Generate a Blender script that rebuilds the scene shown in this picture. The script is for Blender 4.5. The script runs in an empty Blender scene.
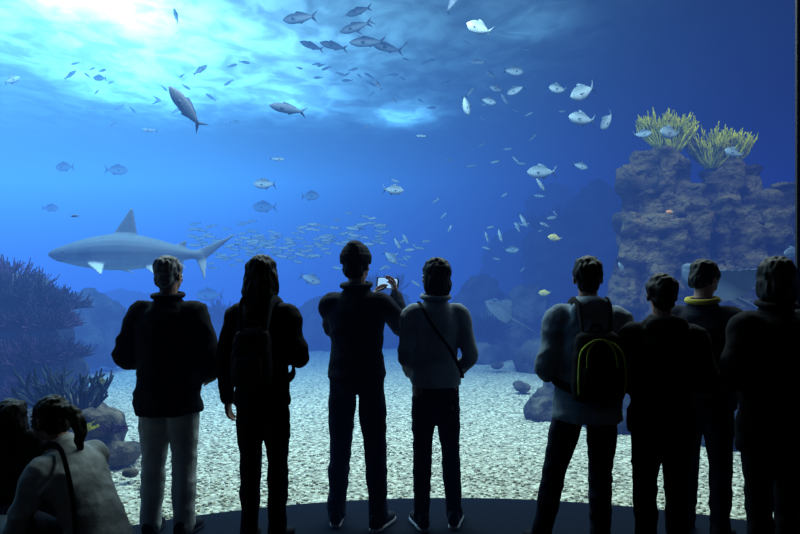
import bpy, math, random
from math import sin, cos, pi, radians, sqrt
from mathutils import Vector, Matrix, noise
random.seed(7)
V = Vector
F = 600.0; HZ = 286.0; CH = 1.5
def W(px, py, d): return V(((px-400)/F*d, d, CH+(HZ-py)/F*d))
sc = bpy.context.scene
sc.view_settings.view_transform = 'Standard'
COL = sc.collection

# ------------------------------------------------------------ mesh builder
class B:
    def __init__(s): s.v = []; s.f = []
    def loft(s, secs, n=16, p=2.0):
        b = len(s.v); e = 2.0/p
        for c, U, Vv in secs:
            for i in range(n):
                a = 2*pi*i/n; ca, sa = cos(a), sin(a)
                x = math.copysign(abs(ca)**e, ca); y = math.copysign(abs(sa)**e, sa)
                s.v.append(V(c)+U*x+Vv*y)
        m = len(secs)
        for j in range(m-1):
            for i in range(n):
                k = (i+1) % n
                s.f.append((b+j*n+i, b+j*n+k, b+(j+1)*n+k, b+(j+1)*n+i))
        for j, flip in ((0, 1), (m-1, 0)):
            ci = len(s.v); s.v.append(V(secs[j][0]))
            for i in range(n):
                k = (i+1) % n
                t = (ci, b+j*n+i, b+j*n+k)
                s.f.append(t[::-1] if flip else t)
    def tube(s, pts, rad, n=10, flat=1.0, up=None, res=4, cap=True, p=2.0):
        pts = [V(q) for q in pts]
        if not hasattr(rad, '__len__'): rad = [rad]*len(pts)
        P = []; R = []
        m = len(pts)
        if m > 2 and res > 1:
            for i in range(m-1):
                p0 = pts[max(i-1, 0)]; p1 = pts[i]; p2 = pts[i+1]; p3 = pts[min(i+2, m-1)]
                for k in range(res):
                    t = k/res
                    P.append(0.5*((2*p1)+(p2-p0)*t+(2*p0-5*p1+4*p2-p3)*t*t+(3*p1-p0-3*p2+p3)*t**3))
                    tt = t*t*(3-2*t)
                    R.append(rad[i]*(1-tt)+rad[i+1]*tt)
            P.append(pts[-1]); R.append(rad[-1])
        else: P = pts; R = list(rad)
        secs = []; U = None
        L = len(P)
        for i in range(L):
            T = (P[min(i+1, L-1)]-P[max(i-1, 0)])
            T = T.normalized() if T.length > 1e-9 else V((0, 0, 1))
            if up is not None:
                U2 = T.cross(V(up))
                U2 = U2.normalized() if U2.length > 1e-4 else (U or T.orthogonal().normalized())
                U = U2
            else:
                if U is None: U = T.orthogonal().normalized()
                else:
                    U = (U-T*U.dot(T)); U = U.normalized() if U.length > 1e-6 else T.orthogonal().normalized()
            Vv = U.cross(T)
            r = R[i]
            if i == 0 and cap:
                secs.append((P[0]-T*r*.9*min(1, flat*1.5), U*r*.35, Vv*r*.35*flat)); secs.append((P[0]-T*r*.5*min(1, flat*1.5), U*r*.82, Vv*r*.82*flat))
            secs.append((P[i], U*r, Vv*r*flat))
            if i == L-1 and cap:
                secs.append((P[i]+T*r*.5*min(1, flat*1.5), U*r*.82, Vv*r*.82*flat)); secs.append((P[i]+T*r*.9*min(1, flat*1.5), U*r*.35, Vv*r*.35*flat))
        s.loft(secs, n, p)
    def ell(s, c, r, M=None, n=16, m=9, p=2.0):
        c = V(c); secs = []
        X, Y, Z = V((1, 0, 0)), V((0, 1, 0)), V((0, 0, 1))
        if M is not None: X, Y, Z = M@X, M@Y, M@Z
        for j in range(m):
            a = -pi/2+pi*(j+.35)/(m-.3)
            q = cos(a)
            secs.append((c+Z*r[2]*sin(a), X*r[0]*q, Y*r[1]*q))
        s.loft(secs, n, p)
    def xf(s, M, a=0):
        for i in range(a, len(s.v)): s.v[i] = M@s.v[i]

def mk(name, b, mat, parent=None, loc=None, vox=None, sm=0, smooth=True, disp=None, sub=0, S=1.0, rz=0):
    me = bpy.data.meshes.new(name)
    me.from_pydata([tuple(v*S) for v in b.v], [], b.f); me.validate(); me.update()
    ob = bpy.data.objects.new(name, me); COL.objects.link(ob)
    if vox or sub:
        if vox:
            m = ob.modifiers.new('r', 'REMESH'); m.mode = 'VOXEL'; m.voxel_size = vox
        if sm:
            m = ob.modifiers.new('s', 'SMOOTH'); m.iterations = sm; m.factor = .5
        if sub:
            m = ob.modifiers.new('u', 'SUBSURF'); m.levels = sub; m.render_levels = sub
        dg = bpy.context.evaluated_depsgraph_get()
        me2 = bpy.data.meshes.new_from_object(ob.evaluated_get(dg))
        ob.modifiers.clear(); ob.data = me2; bpy.data.meshes.remove(me); me = me2; me.name = name
    if disp:
        ns = [v.normal.copy() for v in me.vertices]
        for v, nn in zip(me.vertices, ns): v.co = v.co+disp(v.co, nn)
        me.update()
    if not vox:
        import bmesh
        bm = bmesh.new(); bm.from_mesh(me); bmesh.ops.recalc_face_normals(bm, faces=bm.faces); bm.to_mesh(me); bm.free()
    if smooth:
        me.polygons.foreach_set('use_smooth', [True]*len(me.polygons))
    me.materials.clear(); me.materials.append(mat)
    if parent: ob.parent = parent
    if loc is not None: ob.location = loc
    if rz: ob.rotation_euler[2] = rz
    return ob
def tag(ob, label, cat=None, kind=None, group=None):
    ob['label'] = label
    if cat: ob['category'] = cat
    if kind: ob['kind'] = kind
    if group: ob['group'] = group
    return ob

# ------------------------------------------------------------ materials
def nt(name):
    m = bpy.data.materials.new(name); m.use_nodes = True
    n = m.node_tree; n.nodes.clear()
    o = n.nodes.new('ShaderNodeOutputMaterial')
    return m, n, o
def pmat(name, c1, c2=None, rough=.8, scale=8, bump=.3, bscale=None, spec=.3, metal=0, dist=.01, detail=4, emis=None, strata=0):
    m, n, o = nt(name)
    p = n.nodes.new('ShaderNodeBsdfPrincipled')
    p.inputs['Roughness'].default_value = rough; p.inputs['Metallic'].default_value = metal
    p.inputs['Specular IOR Level'].default_value = spec
    tc = n.nodes.new('ShaderNodeTexCoord')
    c2 = c2 or [x*.6 for x in c1]
    nz = n.nodes.new('ShaderNodeTexNoise'); nz.inputs['Scale'].default_value = scale; nz.inputs['Detail'].default_value = detail
    if strata:
        mp = n.nodes.new('ShaderNodeMapping'); mp.inputs['Scale'].default_value = (1, 1, strata)
        n.links.new(tc.outputs['Object'], mp.inputs[0]); n.links.new(mp.outputs[0], nz.inputs['Vector'])
    else: n.links.new(tc.outputs['Object'], nz.inputs['Vector'])
    cr = n.nodes.new('ShaderNodeValToRGB')
    cr.color_ramp.elements[0].position = .38; cr.color_ramp.elements[1].position = .62
    cr.color_ramp.elements[0].color = (*c2, 1); cr.color_ramp.elements[1].color = (*c1, 1)
    n.links.new(nz.outputs['Fac'], cr.inputs[0]); n.links.new(cr.outputs[0], p.inputs['Base Color'])
    if bump:
        nb = n.nodes.new('ShaderNodeTexNoise'); nb.inputs['Scale'].default_value = bscale or scale*4; nb.inputs['Detail'].default_value = 5
        n.links.new(tc.outputs['Object'], nb.inputs['Vector'])
        bp = n.nodes.new('ShaderNodeBump'); bp.inputs['Strength'].default_value = bump; bp.inputs['Distance'].default_value = dist
        n.links.new(nb.outputs['Fac'], bp.inputs['Height']); n.links.new(bp.outputs[0], p.inputs['Normal'])
    if emis:
        p.inputs['Emission Color'].default_value = (*emis[0], 1); p.inputs['Emission Strength'].default_value = emis[1]
    n.links.new(p.outputs[0], o.inputs[0])
    return m
def shademat(name, top, bot, z0, z1, rough=.45, metal=0.0, nz_amt=0):
    # counter-shaded animal skin: back colour to belly colour along the object's own Z
    m, n, o = nt(name)
    p = n.nodes.new('ShaderNodeBsdfPrincipled'); p.inputs['Roughness'].default_value = rough; p.inputs['Metallic'].default_value = metal
    p.inputs['Specular IOR Level'].default_value = .25
    tc = n.nodes.new('ShaderNodeTexCoord'); sp = n.nodes.new('ShaderNodeSeparateXYZ')
    n.links.new(tc.outputs['Object'], sp.inputs[0])
    mr = n.nodes.new('ShaderNodeMapRange'); mr.inputs[1].default_value = z0; mr.inputs[2].default_value = z1
    n.links.new(sp.outputs['Z'], mr.inputs[0])
    fac = mr.outputs[0]
    if nz_amt:
        nz = n.nodes.new('ShaderNodeTexNoise'); nz.inputs['Scale'].default_value = 6
        n.links.new(tc.outputs['Object'], nz.inputs['Vector'])
        ad = n.nodes.new('ShaderNodeMath'); ad.operation = 'MULTIPLY_ADD'; ad.inputs[1].default_value = nz_amt; ad.inputs[2].default_value = -nz_amt/2
        n.links.new(nz.outputs['Fac'], ad.inputs[0])
        a2 = n.nodes.new('ShaderNodeMath'); a2.operation = 'ADD'; a2.use_clamp = True
        n.links.new(mr.outputs[0], a2.inputs[0]); n.links.new(ad.outputs[0], a2.inputs[1]); fac = a2.outputs[0]
    mx = n.nodes.new('ShaderNodeMix'); mx.data_type = 'RGBA'
    n.links.new(fac, mx.inputs[0]); mx.inputs[6].default_value = (*bot, 1); mx.inputs[7].default_value = (*top, 1)
    n.links.new(mx.outputs[2], p.inputs['Base Color']); n.links.new(p.outputs[0], o.inputs[0])
    return m

# ------------------------------------------------------------ camera
cam = bpy.data.cameras.new('camera'); co = bpy.data.objects.new('camera', cam); COL.objects.link(co)
co.location = (0, 0, CH); co.rotation_euler = (pi/2, 0, 0)
cam.sensor_width = 36; cam.lens = 36*F/800; cam.shift_y = (HZ-267)/800
sc.camera = co
world = bpy.data.worlds.new('world'); sc.world = world; world.use_nodes = True
world.node_tree.nodes['Background'].inputs[0].default_value = (0, 0, 0, 1)
world.node_tree.nodes['Background'].inputs[1].default_value = 0
try: world.cycles.sampling_method = 'NONE'
except Exception as e: print(e)

# ------------------------------------------------------------ setting
ACX, ACY, AR = .35, -.23, 4.5
def arc(r, a0=30, a1=150, n=60):
    return [(ACX+r*cos(radians(a0+(a1-a0)*i/n)), ACY+r*sin(radians(a0+(a1-a0)*i/n))) for i in range(n+1)]
def prism(poly, z0, z1):
    b = B(); n = len(poly)
    b.v = [V((x, y, z0)) for x, y in poly]+[V((x, y, z1)) for x, y in poly]
    b.f = [tuple(range(n))[::-1], tuple(range(n, 2*n))]+[(i, (i+1) % n, n+(i+1) % n, n+i) for i in range(n)]
    return b
xr = ACX+AR*cos(radians(30)); xl = ACX-AR*cos(radians(30)); ye = ACY+AR*sin(radians(30))
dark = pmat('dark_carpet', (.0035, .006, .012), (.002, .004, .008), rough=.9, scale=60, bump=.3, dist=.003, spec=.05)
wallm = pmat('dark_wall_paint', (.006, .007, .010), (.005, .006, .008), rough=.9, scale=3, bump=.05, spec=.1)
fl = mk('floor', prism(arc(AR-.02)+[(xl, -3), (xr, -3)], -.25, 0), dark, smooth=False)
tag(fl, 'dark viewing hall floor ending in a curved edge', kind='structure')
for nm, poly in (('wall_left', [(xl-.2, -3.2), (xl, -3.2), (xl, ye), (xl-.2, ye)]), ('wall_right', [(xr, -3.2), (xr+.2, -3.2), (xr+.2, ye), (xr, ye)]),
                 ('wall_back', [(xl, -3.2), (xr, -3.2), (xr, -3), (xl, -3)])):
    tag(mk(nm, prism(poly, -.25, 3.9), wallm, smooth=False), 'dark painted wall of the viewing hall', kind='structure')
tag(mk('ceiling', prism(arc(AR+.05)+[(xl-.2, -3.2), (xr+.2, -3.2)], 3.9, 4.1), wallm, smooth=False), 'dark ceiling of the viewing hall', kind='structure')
tag(mk('trim_1', prism([(2.475, 3.74), (2.62, 3.64), (2.68, 3.75), (2.535, 3.85)], -.2, 3.9), wallm, smooth=False), 'dark vertical edge of the viewing window', kind='structure')
# tank shell
tankm = pmat('tank_wall_blue', (.006, .035, .15), (.004, .028, .12), rough=.9, scale=.4, bump=.1)
for nm, poly in (('wall_tank_back', [(-17, 26), (16, 26), (16, 26.3), (-17, 26.3)]), ('wall_tank_left', [(-17.3, 0), (-17, 0), (-17, 26.3), (-17.3, 26.3)]),
                 ('wall_tank_right', [(16, 0), (16.3, 0), (16.3, 26.3), (16, 26.3)])):
    tag(mk(nm, prism(poly, -.4, 6.6), tankm, smooth=False), 'deep blue aquarium tank wall', kind='structure')
for nm, poly in (('wall_tank_front_left', [(-17, ye-.2), (xl-.2, ye-.2), (xl-.2, ye), (-17, ye)]), ('wall_tank_front_right', [(xr+.2, ye-.2), (16, ye-.2), (16, ye), (xr+.2, ye)])):
    tag(mk(nm, prism(poly, -.4, 6.6), tankm, smooth=False), 'deep blue aquarium tank wall beside the window', kind='structure')
b = prism(arc(AR-.02)+arc(AR+.1)[::-1], 3.9, 6.6)
tag(mk('wall_tank_front_top', b, wallm, smooth=False), 'dark wall above the viewing window', kind='structure')

# water body: absorption + emission standing in for scattered light, filling the space beyond the window
n = world.node_tree; o = n.nodes['World Output']
def mapr(inp, a, b_, c, d, sm=True):
    q = n.nodes.new('ShaderNodeMapRange'); q.interpolation_type = 'SMOOTHSTEP' if sm else 'LINEAR'
    q.inputs[1].default_value = a; q.inputs[2].default_value = b_; q.inputs[3].default_value = c; q.inputs[4].default_value = d
    n.links.new(inp, q.inputs[0]); return q.outputs[0]
def mth(op, a, b_=None, c=None):
    q = n.nodes.new('ShaderNodeMath'); q.operation = op
    for i, x in enumerate((a, b_, c)):
        if x is None: continue
        if isinstance(x, (int, float)): q.inputs[i].default_value = x
        else: n.links.new(x, q.inputs[i])
    return q.outputs[0]
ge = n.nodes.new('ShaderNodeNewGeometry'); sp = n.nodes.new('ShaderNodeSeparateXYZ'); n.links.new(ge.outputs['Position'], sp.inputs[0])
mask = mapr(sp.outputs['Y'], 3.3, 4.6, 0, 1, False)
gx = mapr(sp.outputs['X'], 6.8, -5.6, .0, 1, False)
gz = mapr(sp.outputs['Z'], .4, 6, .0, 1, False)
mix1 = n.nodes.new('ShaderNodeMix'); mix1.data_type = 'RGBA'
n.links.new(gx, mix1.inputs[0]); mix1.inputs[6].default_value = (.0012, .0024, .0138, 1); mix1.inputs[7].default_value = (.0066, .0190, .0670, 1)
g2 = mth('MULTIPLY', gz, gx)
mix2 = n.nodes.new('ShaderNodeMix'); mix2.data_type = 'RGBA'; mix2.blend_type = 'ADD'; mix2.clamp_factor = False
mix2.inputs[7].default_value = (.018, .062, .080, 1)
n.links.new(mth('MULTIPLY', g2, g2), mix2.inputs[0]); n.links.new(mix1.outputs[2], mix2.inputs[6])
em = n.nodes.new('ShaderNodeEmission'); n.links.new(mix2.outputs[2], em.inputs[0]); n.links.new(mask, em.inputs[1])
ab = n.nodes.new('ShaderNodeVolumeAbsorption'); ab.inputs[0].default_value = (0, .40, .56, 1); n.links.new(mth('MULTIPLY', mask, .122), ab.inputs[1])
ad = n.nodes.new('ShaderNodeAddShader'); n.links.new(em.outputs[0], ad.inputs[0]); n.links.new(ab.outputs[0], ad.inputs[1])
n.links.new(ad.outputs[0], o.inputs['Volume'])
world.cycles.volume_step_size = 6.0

# water surface seen from beneath, its glow and light patches painted as emission
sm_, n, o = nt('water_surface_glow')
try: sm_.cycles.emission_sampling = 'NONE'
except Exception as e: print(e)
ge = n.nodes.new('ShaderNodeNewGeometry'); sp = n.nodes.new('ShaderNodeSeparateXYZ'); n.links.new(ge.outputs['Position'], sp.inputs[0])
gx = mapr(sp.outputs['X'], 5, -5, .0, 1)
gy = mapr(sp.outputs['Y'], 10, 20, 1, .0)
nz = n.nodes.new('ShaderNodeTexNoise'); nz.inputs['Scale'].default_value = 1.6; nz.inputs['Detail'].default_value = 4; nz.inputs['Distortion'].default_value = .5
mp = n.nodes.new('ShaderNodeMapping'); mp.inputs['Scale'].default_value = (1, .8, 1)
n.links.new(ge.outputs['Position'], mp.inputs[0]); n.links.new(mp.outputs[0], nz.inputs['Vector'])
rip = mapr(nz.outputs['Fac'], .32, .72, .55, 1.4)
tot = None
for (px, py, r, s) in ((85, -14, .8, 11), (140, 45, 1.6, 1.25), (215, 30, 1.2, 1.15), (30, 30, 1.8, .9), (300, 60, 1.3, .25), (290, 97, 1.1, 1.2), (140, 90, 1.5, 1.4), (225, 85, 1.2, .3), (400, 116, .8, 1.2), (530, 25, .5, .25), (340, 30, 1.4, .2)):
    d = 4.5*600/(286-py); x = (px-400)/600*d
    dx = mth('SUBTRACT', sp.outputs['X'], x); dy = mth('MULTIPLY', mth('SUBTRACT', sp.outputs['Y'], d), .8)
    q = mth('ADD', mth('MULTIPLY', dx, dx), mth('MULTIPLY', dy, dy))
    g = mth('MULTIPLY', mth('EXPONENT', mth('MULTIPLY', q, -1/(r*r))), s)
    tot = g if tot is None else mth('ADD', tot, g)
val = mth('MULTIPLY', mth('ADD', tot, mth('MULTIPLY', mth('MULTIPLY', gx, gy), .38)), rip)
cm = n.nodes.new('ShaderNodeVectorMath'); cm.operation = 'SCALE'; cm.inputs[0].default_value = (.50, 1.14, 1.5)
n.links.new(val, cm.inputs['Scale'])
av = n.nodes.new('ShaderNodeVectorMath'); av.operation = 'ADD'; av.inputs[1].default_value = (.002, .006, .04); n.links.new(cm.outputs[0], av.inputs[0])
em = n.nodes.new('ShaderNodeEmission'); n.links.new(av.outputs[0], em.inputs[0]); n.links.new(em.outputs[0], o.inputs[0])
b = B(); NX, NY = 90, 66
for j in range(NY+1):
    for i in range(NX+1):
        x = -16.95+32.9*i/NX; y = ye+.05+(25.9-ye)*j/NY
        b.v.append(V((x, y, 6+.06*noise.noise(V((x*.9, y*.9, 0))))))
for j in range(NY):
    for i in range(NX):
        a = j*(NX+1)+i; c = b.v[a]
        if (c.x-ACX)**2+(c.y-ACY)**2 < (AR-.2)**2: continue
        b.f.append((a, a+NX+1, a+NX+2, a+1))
tag(mk('water_surface', b, sm_), 'rippling water surface with painted glow seen from beneath', 'water surface', 'stuff')

# gravel
def gravelmat():
    m, n, o = nt('white_gravel')
    p = n.nodes.new('ShaderNodeBsdfPrincipled'); p.inputs['Roughness'].default_value = .85
    ge = n.nodes.new('ShaderNodeNewGeometry')
    vo = n.nodes.new('ShaderNodeTexVoronoi'); vo.inputs['Scale'].default_value = 26
    n.links.new(ge.outputs['Position'], vo.inputs['Vector'])
    sx = n.nodes.new('ShaderNodeSeparateColor'); n.links.new(vo.outputs['Color'], sx.inputs[0])
    cr = n.nodes.new('ShaderNodeValToRGB'); cr.color_ramp.elements[0].color = (.28, .26, .17, 1); cr.color_ramp.elements[1].color = (.66, .61, .44, 1)
    n.links.new(sx.outputs[0], cr.inputs[0])
    cd = n.nodes.new('ShaderNodeValToRGB'); cd.color_ramp.elements[0].color = (1, 1, 1, 1); cd.color_ramp.elements[0].position = .35; cd.color_ramp.elements[1].color = (.4, .4, .4, 1); cd.color_ramp.elements[1].position = .8
    n.links.new(vo.outputs['Distance'], cd.inputs[0])
    mx = n.nodes.new('ShaderNodeMix'); mx.data_type = 'RGBA'; mx.blend_type = 'MULTIPLY'; mx.inputs[0].default_value = 1
    n.links.new(cr.outputs[0], mx.inputs[6]); n.links.new(cd.outputs[0], mx.inputs[7])
    bp = n.nodes.new('ShaderNodeBump'); bp.invert = True; bp.inputs['Distance'].default_value = .02; bp.inputs['Strength'].default_value = .7
    n.links.new(vo.outputs['Distance'], bp.inputs['Height']); n.links.new(bp.outputs[0], p.inputs['Normal'])
    n.links.new(mx.outputs[2], p.inputs['Base Color']); n.links.new(p.outputs[0], o.inputs[0]); return m
GM = gravelmat()
def gz_(x, y): return -.06+.05*noise.noise(V((x*.5, y*.5, 3)))
b = B(); NX, NY = 110, 90
for j in range(NY+1):
    for i in range(NX+1):
        x = -16.9+32.8*i/NX; y = ye+.1+(25.8-ye)*j/NY
        b.v.append(V((x, y, gz_(x, y))))
for j in range(NY):
    for i in range(NX):
        a = j*(NX+1)+i
        c = b.v[a]
        if (c.x-ACX)**2+(c.y-ACY)**2 < (AR-.5)**2: continue
        b.f.append((a, a+1, a+NX+2, a+NX+1))
tag(mk('gravel_bed', b, GM), 'pale white gravel covering the tank bottom', 'gravel', 'stuff')
pm, n, o = nt('pebble_stone')
p = n.nodes.new('ShaderNodeBsdfPrincipled'); p.inputs['Roughness'].default_value = .8
ge = n.nodes.new('ShaderNodeNewGeometry'); cr = n.nodes.new('ShaderNodeValToRGB')
cr.color_ramp.elements[0].color = (.20, .18, .11, 1); cr.color_ramp.elements[1].color = (.78, .74, .56, 1); e = cr.color_ramp.elements.new(.45); e.color = (.48, .44, .30, 1)
n.links.new(ge.outputs['Random Per Island'], cr.inputs[0]); n.links.new(cr.outputs[0], p.inputs['Base Color']); n.links.new(p.outputs[0], o.inputs[0])
t = (1+sqrt(5))/2
IV = [V(q).normalized() for q in ((-1, t, 0), (1, t, 0), (-1, -t, 0), (1, -t, 0), (0, -1, t), (0, 1, t), (0, -1, -t), (0, 1, -t), (t, 0, -1), (t, 0, 1), (-t, 0, -1), (-t, 0, 1))]
IF = ((0, 11, 5), (0, 5, 1), (0, 1, 7), (0, 7, 10), (0, 10, 11), (1, 5, 9), (5, 11, 4), (11, 10, 2), (10, 7, 6), (7, 1, 8), (3, 9, 4), (3, 4, 2), (3, 2, 6), (3, 6, 8), (3, 8, 9), (4, 9, 5), (2, 4, 11), (6, 2, 10), (8, 6, 7), (9, 8, 1))
b = B(); cnt = 0
while cnt < 12000:
    y = 3.2+6.0*random.random()**1.5; x = (random.random()*1.5-.75)*y
    r_ = sqrt((x-ACX)**2+(y-ACY)**2)
    if r_ < AR+.07: continue
    cnt += 1
    s = random.uniform(.008, .017); k = V((s*random.uniform(.8, 1.4), s*random.uniform(.8, 1.3), s*random.uniform(.5, .9)))
    rot = Matrix.Rotation(random.random()*6.28, 3, 'Z')@Matrix.Rotation(random.random()-.5, 3, 'X')
    c = V((x, y, gz_(x, y)+k.z*.4)); b0 = len(b.v)
    for q in IV: b.v.append(c+rot@V((q.x*k.x, q.y*k.y, q.z*k.z)))
    b.f += [(b0+a, b0+c_, b0+d) for a, c_, d in IF]
tag(mk('gravel_stones', b, pm, smooth=True), 'loose pale gravel stones scattered before the window', 'gravel', 'stuff')

# ------------------------------------------------------------ rocks
rockO = pmat('layered_brown_rock', (.135, .095, .045), (.014, .011, .008), rough=.95, scale=1.6, bump=1, bscale=7, dist=.2, detail=9, spec=.1, strata=2.2)
rockR = pmat('reef_rock', (.12, .11, .08), (.03, .032, .028), rough=.95, scale=2.2, bump=.9, bscale=9, dist=.08, detail=8, spec=.1)
rockB = pmat('brown_reef_rock', (.15, .12, .08), (.04, .04, .03), rough=.95, scale=6, bump=1, bscale=20, dist=.04, detail=8, spec=.1)
rockD = pmat('dark_reef_rock', (.045, .05, .05), (.014, .017, .020), rough=.95, scale=3, bump=.9, bscale=12, dist=.05, detail=8, spec=.1)
def rock(name, parts, mat, label, vox=.07, amp=.12, seed=0, col=False, cat='rock', extra=None):
    base = V(parts[0][0]); base.z = -.1
    b = B()
    for c, r, *pp in parts:
        b.ell(V(c)-base, r, Matrix.Rotation(random.random()*.3-.15, 3, 'Y')@Matrix.Rotation(random.random()*.6-.3, 3, 'Z'), n=18, m=11, p=pp[0] if pp else 2.3)
    if extra: extra(b, base)
    sd = V((seed*7.3, seed*3.1, seed*1.7))
    def dp(c, nn):
        if col:
            a = -abs(noise.noise(V((c.x*3.2, c.y*3.2, c.z*.5))+sd))*2.2+.5
            bq = -abs(noise.noise(V((c.x*1.1, c.y*1.1, c.z*3.4))+sd))*2.4+.6
            k = a*.7+bq*.45+noise.fractal(c*5.5+sd, .7, 2.2, 5)*.4
        else:
            k = noise.fractal(c*1.6+sd, .7, 2.1, 5)+(-abs(noise.noise(c*2.7+sd))*1.2+.3)+(-abs(noise.noise(c*7+sd))*.5+.1)
        return nn*amp*k
    ob = mk(name, b, mat, loc=base, vox=vox, sm=1, disp=dp)
    return tag(ob, label, cat)
def rp(px, py, d, r, p=2.6):
    return (W(px, py, d), r, p)
def columns(b, base):
    rnd = random.Random(5)
    for px, tp, d, r in ((628, 168, 10.6, .17), (644, 152, 10.5, .17), (661, 147, 10.4, .19), (679, 155, 10.35, .17), (696, 186, 10.3, .13), (712, 172, 10.5, .18), (730, 162, 10.4, .2), (750, 168, 10.5, .17), (768, 192, 10.4, .18), (789, 184, 10.4, .22), (812, 190, 10.5, .24),
                         (632, 214, 9.95, .18), (654, 190, 9.9, .18), (678, 222, 9.7, .17), (700, 206, 9.75, .19), (726, 198, 9.9, .19), (752, 226, 9.8, .2), (780, 212, 9.8, .22), (624, 256, 9.9, .17), (664, 268, 9.5, .17), (712, 258, 9.45, .19), (742, 274, 9.45, .2)):
        q_ = W(px, tp, d)-base; a0 = rnd.random(); secs = []
        z = -.2; X, Y = V((cos(a0), sin(a0), 0)), V((-sin(a0), cos(a0), 0)); rr_ = r*1.1
        off = V((0, 0, 0))
        while z < q_.z-.15:
            secs.append((V((q_.x, q_.y, z))+off, X*rr_, Y*rr_)); h = rnd.uniform(.28, .65)
            secs.append((V((q_.x, q_.y, min(z+h*.94, q_.z-.1)))+off, X*rr_, Y*rr_))
            z += h; rr_ = r*rnd.uniform(.85, 1.15); off = V((rnd.uniform(-.04, .04), rnd.uniform(-.09, .09), 0))
        secs.append((q_-V((0, 0, .03)), X*r, Y*r)); secs.append((q_, X*r*.8, Y*r*.8))
        b.loft(secs, n=20, p=4.5)
rock('rock_outcrop', [rp(695, 275, 11.4, (1.1, .8, 1.25), 4), rp(660, 230, 11.4, (.5, .6, 1.0), 4), rp(735, 235, 11.4, (.7, .7, .7), 4), rp(800, 250, 11.4, (.9, .7, 1.05), 4),
                      rp(655, 350, 11.2, (.75, .8, 1.3), 3), rp(760, 370, 11, (1.6, 1.1, 1.6), 3), rp(690, 390, 10.6, (1.1, 1.0, .8), 3)],
     rockO, 'tall blocky brown rock outcrop with columnar ledges', vox=.034, amp=.095, seed=1, col=True, extra=columns)
k = 0
for parts, mat, lab in (
    ([rp(575, 345, 11.5, (.55, .5, .8)), rp(545, 365, 11.2, (.5, .5, .45))], rockR, 'grey boulder at the foot of the outcrop'),
    ([rp(562, 402, 7.4, (.33, .3, .34)), rp(543, 412, 7.2, (.2, .2, .17)), rp(592, 396, 7.6, (.42, .35, .44))], rockR, 'grey weathered boulder on the gravel'),
    ([rp(740, 440, 5.9, (.5, .4, .35)), rp(790, 425, 6.2, (.6, .5, .6))], rockD, 'dark boulder beside the standing visitors'),
    ([rp(632, 430, 6.6, (.5, .4, .45))], rockD, 'dark rounded rock on the gravel'),
    ([rp(505, 345, 13, (.7, .6, .75)), rp(530, 325, 13.5, (.6, .6, .95)), rp(480, 365, 12.5, (.5, .5, .5))], rockR, 'blue-grey reef rock rising from gravel'),
    ([rp(480, 310, 14.5, (.6, .6, .8)), rp(450, 335, 14, (.7, .6, .7))], rockD, 'hazy reef rock behind the gravel'),
    ([rp(330, 330, 15, (1.0, .8, .8)), rp(375, 320, 15.5, (1.0, .8, 1.0)), rp(300, 340, 15, (.8, .6, .5))], rockD, 'long hazy reef ridge behind the gravel'),
    ([rp(225, 335, 14, (.7, .6, .45)), rp(255, 345, 14.4, (.7, .5, .4))], rockD, 'low hazy rock carrying branching coral'),
    ([rp(85, 325, 11, (.62, .6, .55)), rp(65, 345, 10.5, (.7, .6, .5)), rp(100, 350, 11, (.4, .5, .3))], rockD, 'rounded blue mound of reef rock'),
    ([rp(15, 335, 7.5, (.62, .6, .75)), rp(-20, 330, 7.6, (.6, .6, .9)), rp(35, 385, 7.2, (.6, .5, .45)), rp(0, 400, 7, (.9, .6, .6))], rockD, 'tall mound of reef rock overgrown with coral'),
    ([rp(95, 432, 5.35, (.23, .22, .24)), rp(70, 425, 5.6, (.35, .3, .28)), rp(118, 455, 5.2, (.16, .16, .12)), rp(40, 440, 5.4, (.35, .3, .3))], rockB, 'pitted brown rock near the window'),
    ([rp(560, 250, 20, (1.3, 1.0, 2.2)), rp(520, 280, 20, (1.4, 1.0, 1.7))], rockD, 'distant rock pillar faint in blue water'),
    ([rp(555, 262, 16, (.9, .8, 1.2)), rp(590, 250, 16.5, (.9, .9, 1.9))], rockD, 'distant reef wall faint in blue water'),
    ([rp(130, 320, 19, (1.8, 1, .9)), rp(190, 325, 19, (1.6, 1, .6))], rockD, 'distant low reef faint in blue water'),
):
    k += 1
    rock('rock', parts, mat, lab, vox=.035 if parts[0][0].y < 9 else .08, amp=.07 if parts[0][0].y < 7 else .15, seed=k+3)
for px, py, d, r in ((522, 383, 8.6, .10), (518, 372, 9, .07), (497, 345, 11, .10), (130, 480, 4.75, .05)):
    q = W(px, py, d); q.z = r*.5
    rock('stone', [((q.x, q.y, q.z), (r*1.3, r, r*.7))], rockB, 'small pale stone resting on gravel', vox=.02, amp=.02, seed=k, cat='stone')

# ------------------------------------------------------------ corals
def coral(name, pos, n, L, th, spread, mat, label, cat='coral', br=2, dome=1.0, base=.0):
    b = B()
    for i in range(n):
        a = random.random()*6.283; u = sqrt(random.random())*spread
        ph = u*dome
        d = V((cos(a)*sin(ph), sin(a)*sin(ph), cos(ph)))
        l = L*random.uniform(.6, 1.1)
        s0 = V((cos(a)*base*u/spread, sin(a)*base*u/spread, 0))
        w = V((random.uniform(-1, 1), random.uniform(-1, 1), random.uniform(-.2, .6)))*l*.16
        mid = s0+d*l*.5+w; tip = s0+d*l
        b.tube([s0, mid, tip], [th, th*.85, th*.5], n=5, res=2)
        for q in range(br):
            t_ = random.uniform(.35, .8); st = s0+(tip-s0)*t_+w*(1-abs(2*t_-1))
            dd = (d+V((random.uniform(-1, 1), random.uniform(-1, 1), random.uniform(0, .8)))*.7).normalized()
            b.tube([st, st+dd*l*.22, st+(dd+V((0, 0, .3))).normalized()*l*.38], [th*.7, th*.6, th*.35], n=5, res=1)
    return tag(mk(name, b, mat, loc=pos), label, cat)
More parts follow.
